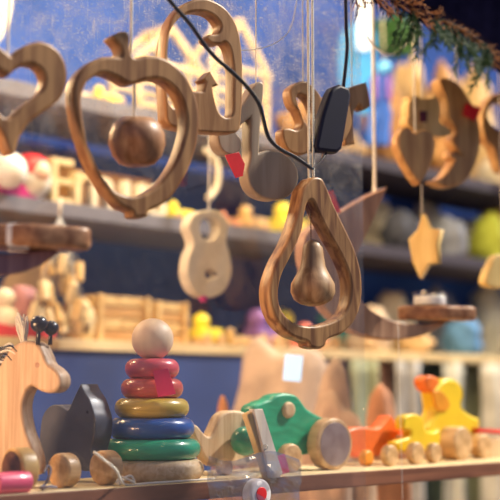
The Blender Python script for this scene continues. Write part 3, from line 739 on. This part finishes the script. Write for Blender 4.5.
# rattle hanging
P = on(210, 250, -.42, B0)
t = thing('rattle_ornament', 'pale blurred wooden rattle with open ring top hanging before the back shelves', 'ornament', P)
bpl('rattle_body', [(209, 210), (222, 213), (229, 225), (227, 241), (231, 258), (232, 275), (224, 292), (210, 298), (196, 293), (188, 277), (189, 258), (194, 243), (189, 227), (195, 214)],
    [[(210, 217), (217, 221), (219, 231), (213, 240), (205, 239), (200, 230), (203, 220)], [(206, 271), (214, 270), (219, 276), (208, 279)]], 210, 250, -.42, .025, IV, t)
twine('string', on(209, 213, -.43, B0), Vector((P.x, P.y, Z3 + .3)), .0016, STRING_W, t, 40)
disc('pink_bead', on(205, 298, -.42, B0), N, .007, .010, paint('magenta', (.6, .03, .3), .5), t, .002)
# curved pale hook
o = tube('curved_hook', [on(a, b, -.05, B0) for a, b in ((205, 150), (214, 158), (218, 172), (216, 188), (208, 199))], .007, IV, None, 8, 5)
setp(o, 'pale curved hook piece hanging above the blurred rattle', 'hook')
# letters on shelf 2
LETG = 'wooden letters on the upper back shelf'
for i, (ch, px, h) in enumerate((('E', 55, 52), ('r', 77, 50), ('n', 97, 46), ('u', 130, 46), ('s', 154, 46))):
    Q = bstand(px, .03, Z2); s = pxm(Q, h)
    o = link('letter_block', text_mesh(ch, s * (1.30 if ch == 'E' else 1.55), .012, .0), W_CREAM if i < 2 else IV, None, frame(Q, SHELF_ANG))
    setp(o, 'blurred cream wooden letter %s standing on the upper back shelf' % ch, 'letter', LETG)
# board behind letters
o = boxes('name_board', [((0, 0, .045), (.30, .012, .10))], wood('amber_pine', (.40, .19, .06), (.26, .11, .03), sc=(6, 40, 40)), None, shelf_frame(bstand(95, .10, Z2)))
setp(o, 'yellow pine board leaning behind the wooden letters', 'board')
# red and white doll, white ball
Q = bstand(27, .03, Z2)
t = thing('doll', 'small round doll in red and white at the left of the letters', 'doll', Q)
ball('body', Q + Vector((0, 0, .045)), .045, paint('doll_white', (.85, .8, .72), .5), t, (.9, .9, 1))
ball('red_hood', Q + Vector((0, -.004, .062)), .040, MATS['red_tag_card'], t, (1, 1, .8))
ball('face', Q + N * .022 + Vector((0, 0, .055)), .026, paint('doll_skin', (.85, .55, .42), .5), t)
Q = bstand(4, .0, Z2 + .012)
o = ball('white_ball', Q + Vector((0, 0, .036)), .036, paint('ball_white', (.95, .93, .92), .4)); setp(o, 'white round ball at the left edge beside the red doll', 'ball')
o = boxes('magenta_box', [((0, 0, .014), (.09, .06, .028))], paint('magenta', (.6, .03, .3)), None, shelf_frame(bstand(6, -.0 + .04, Z2) ), bev=.003); o.location.z -= 0.0
setp(o, 'flat magenta box under the white ball on the left', 'box')
# assorted small toys on shelf 2, right of the letters
rg = random.Random(21)
def small_toy(px, w, z, mat, hpx, wpx, kind, label, group=None, cat='toy'):
    Q = bstand(px, w, z); h = pxm(Q, hpx); wd = pxm(Q, wpx) / .75
    t = thing(kind, label, cat, Q, group)
    boxes('body', [((0, 0, h * .30), (wd, .05, h * .44))], mat, t, shelf_frame(Q), bev=.005)
    ball('head', Q + Vector((0, 0, h * .72)) - E * wd * .2, h * .27, mat, t)
    for s in (-.32, .32): disc('wheel', Q + E * wd * s + N * .036 + Vector((0, 0, h * .17)), N, h * .17, .07, W_WHEEL, t, .003)
    return t
YLW = paint('lemon_paint', (.9, .75, .05), .45)
TEAL = paint('teal_paint', (.03, .35, .35), .5); SKY = paint('sky_blue_paint', (.10, .40, .85), .4)
small_toy(176, .04, Z2, YLW, 20, 22, 'rolling_animal', 'blurred yellow animal toy under the right side of the apple ring')
small_toy(226, .05, Z2, paint('salmon_paint', (.8, .35, .22), .5), 16, 22, 'rolling_animal', 'blurred salmon pink animal toy above the rattle')
small_toy(250, .05, Z2, W_BLOCK, 26, 24, 'rolling_animal', 'blurred natural wood animal toy right of the salmon pink one')
small_toy(288, .05, Z2, YLW, 34, 26, 'rolling_animal', 'blurred lemon yellow animal toy behind the pear ring top')
small_toy(322, .05, Z2, W_BLOCK, 30, 26, 'rolling_animal', 'blurred wood animal toy behind the pear ring shoulder')
# shelf 1: left items
Q = bstand(2, .04, Z1); t = thing('white_figure', 'white rounded figure at the left end of the lower back shelf', 'figure', Q)
ball('body', Q + Vector((0, 0, .032)), .032, IV, t); ball('head', Q + Vector((0, 0, .075)), .022, IV, t)
Q = bstand(20, .05, Z1 + .026)
lump('pink_pouch', Q, (.04, .035, .045), paint('dusty_pink', (.45, .20, .20), .8), 'dusty pink pouch on the red tray at the left', 'pouch', None, 3, .15)
o = boxes('red_tray', [((0, 0, .012), (.20, .10, .024))], paint('red_tray_paint', (.70, .06, .08), .5), None, shelf_frame(bstand(-2, .06, Z1)), bev=.004)
setp(o, 'low red tray on the lower back shelf at the left edge', 'tray')
# bundle of wooden pegs hanging from strings
T = on(60, 215, -.035, B0); T.z = Z2 - .035
t = thing('peg_garland', 'bunch of yellow wooden pegs hanging on grey strings under the upper shelf', 'garland', T)
rg = random.Random(5); bm_s = []
for k in range(34):
    f = rg.random(); px = 32 + 56 * rg.random(); py = 262 + 62 * f - (8 if px < 45 else 0)
    if abs(px - 61) > 12 + 24 * (py - 250) / 80: px = 61 + (px - 61) * .6
    Q = on(px, py, -.035 + rg.uniform(-.02, .02), B0)
    d = Vector((rg.uniform(-.35, .35), rg.uniform(-.2, .2), 1))
    disc('peg', Q + d * .018, d, .009, .040, W_CREAM if k % 3 else W_BLOCK, t, .003)
    bm_s.append([T, Q + d * .014])
link('strings', tube_mesh(bm_s, .0011, 5), paint('grey_string', (.42, .42, .44), .8), t)
tube('hanging_loop', [T, Vector((T.x, T.y, Z2 + .0)) + N * .0], .003, STRING, t)
lump('cream_cloth_bag', bstand(26, .20, Z1), (.07, .03, .10), W_CREAM, 'cream cloth bag behind the hanging pegs on the left', 'bag', None, 9, .1)
lump('cream_cone_sack', bstand(82, .05, Z1), (.024, .03, .050), W_CREAM, 'cream pointed sack right of the hanging peg bunch', 'sack', None, 8, .1)
# slatted crates
def crate(px, wpx, hpx, w, label, z=Z1):
    Q = bstand(px, w, z); W = pxm(Q, wpx) / .72; H = pxm(Q, hpx); D = .10; n = 4
    t = thing('wooden_crate', label, 'crate', Q, None)
    M = shelf_frame(Q)
    for s, y in (('front', 0), ('back', D)):
        for k in range(n): boxes('slat', [((0, y, H * (k + .5) / n), (W, .006, H / n * .82))], W_BLOCK if k % 2 else wood('orange_pine', (.72, .42, .16), (.5, .26, .09), sc=(6, 40, 40)), t, M)
    for s in (-1, 1): boxes('side_panel', [((s * (W / 2 - .003), D / 2, H / 2), (.006, D - .008, H * .96))], W_BLOCK, t, M)
    for s in (-1, 1): boxes('corner_post', [((s * (W / 2 - .012), -.006, H / 2), (.012, .008, H))], W_BLOCK, t, M)
    boxes('base_board', [((0, D / 2, .004), (W - .014, D - .01, .006))], W_BLOCK, t, M)
crate(122, 52, 46, .03, 'slatted yellow wooden crate on the lower back shelf left of the stacker ball')
crate(170, 34, 42, .05, 'narrow slatted wooden crate just right of the stacker ball')
o = boxes('white_packet', [((0, 0, .018), (.05, .02, .036))], paint('glossy_white', (.95, .95, 1), .15, coat=1), None, shelf_frame(bstand(170, .035, Z1 + .075) ), bev=.004)
o.location = bstand(170, .10, Z1 + .006); setp(o, 'glossy white packet inside the narrow wooden crate', 'packet')
small_toy(205, .04, Z1, YLW, 32, 22, 'rolling_animal', 'blurred lemon yellow animal toy right of the narrow crate')
small_toy(234, .04, Z1, W_BLOCK, 18, 22, 'rolling_animal', 'low blurred wood animal toy right of the lemon yellow one')
small_toy(262, .08, Z1, paint('violet_paint', (.25, .12, .45), .5), 40, 24, 'rolling_animal', 'blurred violet animal toy behind the pear ring left side')
small_toy(287, .17, Z1, YLW, 42, 26, 'rolling_animal', 'blurred yellow animal toy framed inside the pear ring')
small_toy(310, .04, Z1, paint('coral_paint', (.85, .22, .15), .5), 26, 26, 'rolling_animal', 'blurred coral animal toy low inside the pear ring')
small_toy(335, .16, Z1, TEAL, 48, 28, 'rolling_animal', 'blurred teal animal toy behind the pear ring right side')
# shelf 3: wooden house frames
def house(px, wpx, hpx, w, label, dz=0):
    Q = bstand(px, w, Z3); W = pxm(Q, wpx) / .80; H = pxm(Q, hpx); M = shelf_frame(Q); D = .09
    t = thing('house_frame', label, 'toy house', Q)
    b = .014
    for y in (0, D):
        for s in (-1, 1):
            boxes('post', [((s * (W / 2 - b / 2), y, H * .28), (b, b, H * .56))], W_CREAM, t, M)
            L = math.hypot(W / 2, H * .42); a = math.atan2(H * .42, W / 2)
            R_ = Matrix.Translation((s * W / 4, y, H * .56 + H * .21)) @ Matrix.Rotation(a * s, 4, 'Y')
            boxes('rafter', [((0, 0, 0), (L * 1.12, b, b), R_)], W_CREAM, t, M)
        for z in (.02, H * .34, H * .56): boxes('beam', [((0, y, z), (W, b, b))], W_CREAM, t, M)
    boxes('ridge', [((0, D / 2, H * .99), (b, D, b))], W_CREAM, t, M)
house(168, 74, 96, .04, 'left pale wooden toy house frame seen through the arched ring')
house(240, 66, 118, .04, 'taller pale wooden toy house frame right of the arched ring')
small_toy(100, .05, Z3, YLW, 20, 26, 'rolling_animal', 'blurred yellow animal toy on the top shelf above the apple ring')
small_toy(68, .05, Z3, W_CREAM, 14, 26, 'rolling_animal', 'blurred cream animal toy on the top shelf behind the heart ring')
o = boxes('plank_stack', [((0, 0, .03), (.16, .05, .06)), ((.0, 0, .085), (.12, .05, .045))], W_BLOCK, None, shelf_frame(bstand(322, .26, Z3)))
setp(o, 'stack of tan wooden blocks on the top shelf behind the swan', 'blocks')
# lantern at top left, bright strip at x 360
Q = at(-18, -2, 2.45)
t = thing('lantern', 'glowing cream round lantern at the top left corner', 'lantern', Q)
ball('shade', Q, pxm(Q, 31), emit('lantern_glow', (1.0, .84, .50), 1.1), t, (1, 1, 1.8))
tube('cord', [Q + Vector((0, 0, .10)), Q + Vector((0, 0, .5))], .002, BLACK, t)

# blue puppet behind the thick string
Q = on(381, 105, -.15, B0)
t = thing('puppet', 'small blue and violet jointed puppet hanging behind the thick white string', 'puppet', Q)
BL = paint('puppet_blue', (.03, .12, .55), .45); VI = paint('puppet_violet', (.16, .08, .42), .5)
ball('head', on(384, 68, -.15, B0), .018, SKY, t)
bpl('torso', [(378, 76), (390, 76), (391, 100), (388, 112), (379, 112), (377, 95)], [], 384, 90, -.15, .03, BL, t)
for a, b in ((379, 376), (388, 387)):
    bpl('leg', [(a - 3, 110), (a + 4, 110), (b + 4, 128), (b + 3, 144), (b - 3, 144), (b - 3, 128)], [], 384, 90, -.15, .02, BL, t)
for s in (-1, 1): bpl('arm', [(384 + s * 5, 76), (384 + s * 9, 80), (384 + s * 8, 98), (384 + s * 5, 98)], [], 384, 90, -.16, .015, VI, t)
twine('string', on(384, 62, -.15, B0), Vector((Q.x, Q.y, Z3 + .55)), .001, STRING, t, 40)
P = on(356, 75, -.05, B0)
o = bpl('cyan_reflection_panel', [(344, 30), (374, 26), (375, 75), (371, 112), (350, 108), (340, 80)], [], 356, 70, -.05, .004, paint('cyan_reflection_tone', (.03, .28, .65), .6), None, bev=.001)  # flat cyan panel added to imitate a reflection in the pane
setp(o, 'bright cyan panel standing in for a reflection behind the pane edge', 'reflection')
o = link('light_tube', lathe_mesh(disc_prof(.016, .33, .008), 24), emit('tube_glow', (.85, .93, 1.0), 0.9), None, Matrix.Translation(on(364, -90, -.06, B0)) @ Matrix.Rotation(PI, 4, 'X') @ Matrix.Translation((0, 0, .0)))
o.matrix_basis = Matrix.Translation(on(362, -75, -.06, B0)) ; o['kind'] = 'thing'
setp(o, 'bright white vertical light tube at the pane edge beside the fir branch', 'lamp')

# right part: dark void behind, fabrics, bags
def lump_px(name, px, w, z, wpx, hpx, mat, label, cat, seed=5, group=None, amp=.25, folds=.03, flat=0.0):
    Q = bstand(px, w, z); return lump(name, Q, (pxm(Q, wpx) / 2 / .95, .06, pxm(Q, hpx) / 1.78), mat, label, cat, group, seed, amp, 1.8, folds, flat)
FT = dict(rough=.9, var=.25, scale=14)
GREYC = paint('grey_knit', (.34, .34, .36), **FT); WHITEC = paint('white_knit', (.58, .55, .48), **FT); DARKC = paint('charcoal_knit', (.05, .06, .10), **FT)
OCH = paint('ochre_knit', (.75, .48, .10), **FT); GRN = paint('lime_knit', (.38, .45, .06), **FT); TAN = paint('tan_felt', (.62, .42, .22), **FT)
SLATE = paint('slate_felt', (.20, .23, .32), **FT); SAGE = paint('sage_cloth', (.30, .33, .22), **FT); BEIGE = paint('beige_cloth', (.62, .50, .40), **FT)
# top shelf, wooden things
WT = wood('honey_wood', (.55, .30, .11), (.28, .13, .05), sc=(20, 20, 20), rough=.6)
for i, (px, wpx, hpx, mt, nm, lb) in enumerate((
    (300, 36, 50, WT, 'bowl', 'blurred honey wood bowl shape behind the swan ornament'), (350, 30, 40, W_BLOCK, 'bowl', 'blurred pine bowl shape behind the horse ornament'),
    (388, 30, 96, WT, 'basket', 'blurred brown basket behind the blue puppet'), (415, 34, 126, W_BLOCK, 'basket', 'blurred honey basket behind the small locomotive'),
    (448, 40, 118, WT, 'basket', 'blurred brown basket behind the moon ornament'), (482, 44, 130, W_BLOCK, 'basket', 'blurred tall honey basket at the right edge below the roof'))):
    lump_px(nm, px, .07 + .13 * (i % 2), Z3, wpx, hpx, mt, lb, nm, 30 + i, amp=.32, folds=.06)
lump_px('white_bundle', 500, .03, Z3, 22, 30, WHITEC, 'pale cloth bundle at the right edge below the loop ornament', 'bundle', 41)
# shelf 2 right: knitwear
for px, w_, wpx, hpx, mt, lb, sd_ in (
    (376, .20, 36, 60, WHITEC, 'white knitted bundle right of the crescent tip', 1), (402, .06, 34, 42, DARKC, 'charcoal knitted bundle left of the hanging star', 2),
    (428, .20, 40, 62, GREYC, 'grey knitted bundle behind the hanging star', 3), (450, .06, 30, 44, SLATE, 'slate blue knitted bundle right of the hanging star', 4),
    (470, .20, 40, 48, WHITEC, 'white knitted bundle near the right edge', 5), (498, .21, 26, 84, OCH, 'ochre knitted bundle at the right edge', 6), (492, .06, 24, 50, GRN, 'lime green knitted bundle at the right edge', 7)):
    lump_px('knitted_bundle', px, w_, Z2, wpx, hpx, mt, lb, 'bundle', sd_)
# shelf 1 right
for px, w_, wpx, hpx, mt, lb, sd_ in (
    (370, .06, 32, 44, BEIGE, 'beige folded cloth heap right of the pear ring', 11), (393, .20, 40, 66, WHITEC, 'white cloth heap above the right crescent', 12), (414, .06, 32, 22, TAN, 'tan cloth heap below the tealight tray', 13),
    (440, .20, 32, 70, SLATE, 'slate blue cloth heap right of the tealight', 14), (462, .06, 30, 40, paint('azure_cloth', (.12, .30, .62), **FT), 'azure cloth heap below the tray end', 15), (490, .20, 38, 78, paint('pale_grey_cloth', (.55, .56, .52), **FT), 'pale grey cloth heap at the right edge', 16)):
    lump_px('cloth_heap', px, w_, Z1, wpx, hpx, mt, lb, 'cloth', sd_)
# hanging garments under the lowest shelf on the right: pleated cloths
def drape(px0, px1, mat, label, seed, w=.0, drop=.62, top=None):
    A = on(px0, 395, w, B0); B = on(px1, 395, w, B0); ztop = (Z1 - .024) if top is None else top
    L = (B - A).length; bm = bmesh.new(); nx, nz = 40, 16; G = []
    for s in (0, 1):
        g = []
        for j in range(nz + 1):
            row = []
            for i in range(nx + 1):
                u, v = i / nx, j / nz
                y = .018 * math.sin(u * L * 75 + seed) * (0.35 + .65 * v) + .02 * mnoise.noise(Vector((u * 3, v * 2, seed))) + (0 if s else .006)
                p = A.lerp(B, u) + E * .012 * mnoise.noise(Vector((u * 2, v * 4, seed + 9))) - N * y; p.z = ztop - drop * v; row.append(bm.verts.new(p))
            g.append(row)
        G.append(g)
        for j in range(nz):
            for i in range(nx): bm.faces.new((g[j][i], g[j][i + 1], g[j + 1][i + 1], g[j + 1][i]))
    a, b = G
    for j in range(nz):
        for i in (0, nx): bm.faces.new((a[j][i], a[j + 1][i], b[j + 1][i], b[j][i]))
    for i in range(nx):
        for j in (0, nz): bm.faces.new((a[j][i], a[j][i + 1], b[j][i + 1], b[j][i]))
    bmesh.ops.recalc_face_normals(bm, faces=bm.faces)
    me = bpy.data.meshes.new('m'); bm.to_mesh(me); bm.free()
    for p in me.polygons: p.use_smooth = True
    setp(link('hanging_scarf', me, mat), label, 'scarf', 'scarves hanging under the back shelf')
drape(330, 352, paint('violet_cloth', (.30, .22, .36), **FT), 'dusky violet scarf behind the big green toy wheel', 1, .05)
drape(352, 378, SAGE, 'sage green scarf above the orange bird', 2)
drape(378, 396, paint('rose_cloth', (.48, .30, .25), **FT), 'rose scarf behind the orange bird tail', 3, .05)
drape(396, 420, GREYC, 'grey scarf left of the duck bill', 4)
drape(420, 444, paint('dark_green_cloth', (.08, .12, .12), **FT), 'dark scarf behind the orange duck bill', 5, .06)
drape(444, 466, paint('pale_grey_cloth', (.5, .5, .5)), 'pale grey scarf behind the duck head', 6)
drape(466, 484, SAGE, 'sage scarf right of the duck head', 7, .06)
drape(484, 520, WHITEC, 'white scarf at the right edge', 8)
# beige sack behind the green toy, brown pouch, phone
Q = on(285, 395, .42 - .25)
Qb = Vector((Q.x, Q.y, ZS - .15))
SB = paint('burlap', (.58, .43, .33), **FT)
ZC = 1.02
structure(boxes('trim_9', [((0.55, 0.62, ZC - .02), (2.8, 0.62, 0.04))], W_DARK, None, shelf_frame(Vector((S0.x, S0.y, 0)))))   # low counter between the two rows
def sack(px0, px1, py0, dep, mat, label, seed, ry=.06):
    Q = at((px0 + px1) / 2, 470, dep); k = pxm(Q, 1); H = at(250, py0, dep).z - ZC
    return lump('cloth_sack', Vector((Q.x, Q.y, ZC)), ((px1 - px0) / 2 * k, ry, H / 1.78), mat, label, 'sack', None, seed, .34, 1.7, .035, rot=-.5)
sack(222, 345, 338, 2.62, SB, 'large rumpled beige sack standing behind the green rolling toy', 54)
sack(296, 372, 378, 2.30, paint('warm_burlap', (.56, .38, .27), **FT), 'smaller tan sack behind the big green toy wheel', 52)
sack(358, 408, 390, 2.50, paint('russet_felt', (.42, .20, .12), **FT), 'russet sack behind the orange bird', 53, .05)
sack(208, 246, 402, 2.28, paint('orange_felt', (.70, .30, .12), **FT), 'orange sack behind the natural snail toy', 56, .04)
Q = at(293, 368, 2.22)
o = boxes('glowing_phone', [((0, 0, 0), (pxm(Q, 18), .008, pxm(Q, 26)))], emit('screen_glow', (.55, .80, 1.0), 0.9), None, Matrix.Translation(Q) @ Matrix.Rotation(.1, 4, 'Y'), bev=.002)
setp(o, 'small glowing pale blue screen above the beige sack', 'screen')
# foliage behind the fir branch
Q = on(395, 35, -.02, B0)
rg = random.Random(4); Ps = []
for k in range(420):
    v = Vector((rg.gauss(0, 1), rg.gauss(0, 1), rg.gauss(0, 1))).normalized(); q = Q + Vector((v.x * .065, v.y * .04, v.z * .055)) * rg.random() ** .4
    Ps.append([q, q + Vector((rg.uniform(-1, 1), rg.uniform(-1, 1), rg.uniform(-1.2, .4))) * .022])
t = thing('green_wreath', 'blurred green wreath behind the fir branch and loose cord', 'wreath', Q)
setp(link('foliage', tube_mesh(Ps, .006, 4, .3), paint('wreath_green', (.035, .13, .03), .6), t), kind='stuff')
tube('hanging_ribbon', [Q, Q + Vector((0, 0, .5))], .004, paint('wreath_green', (0, 0, 0)), t)
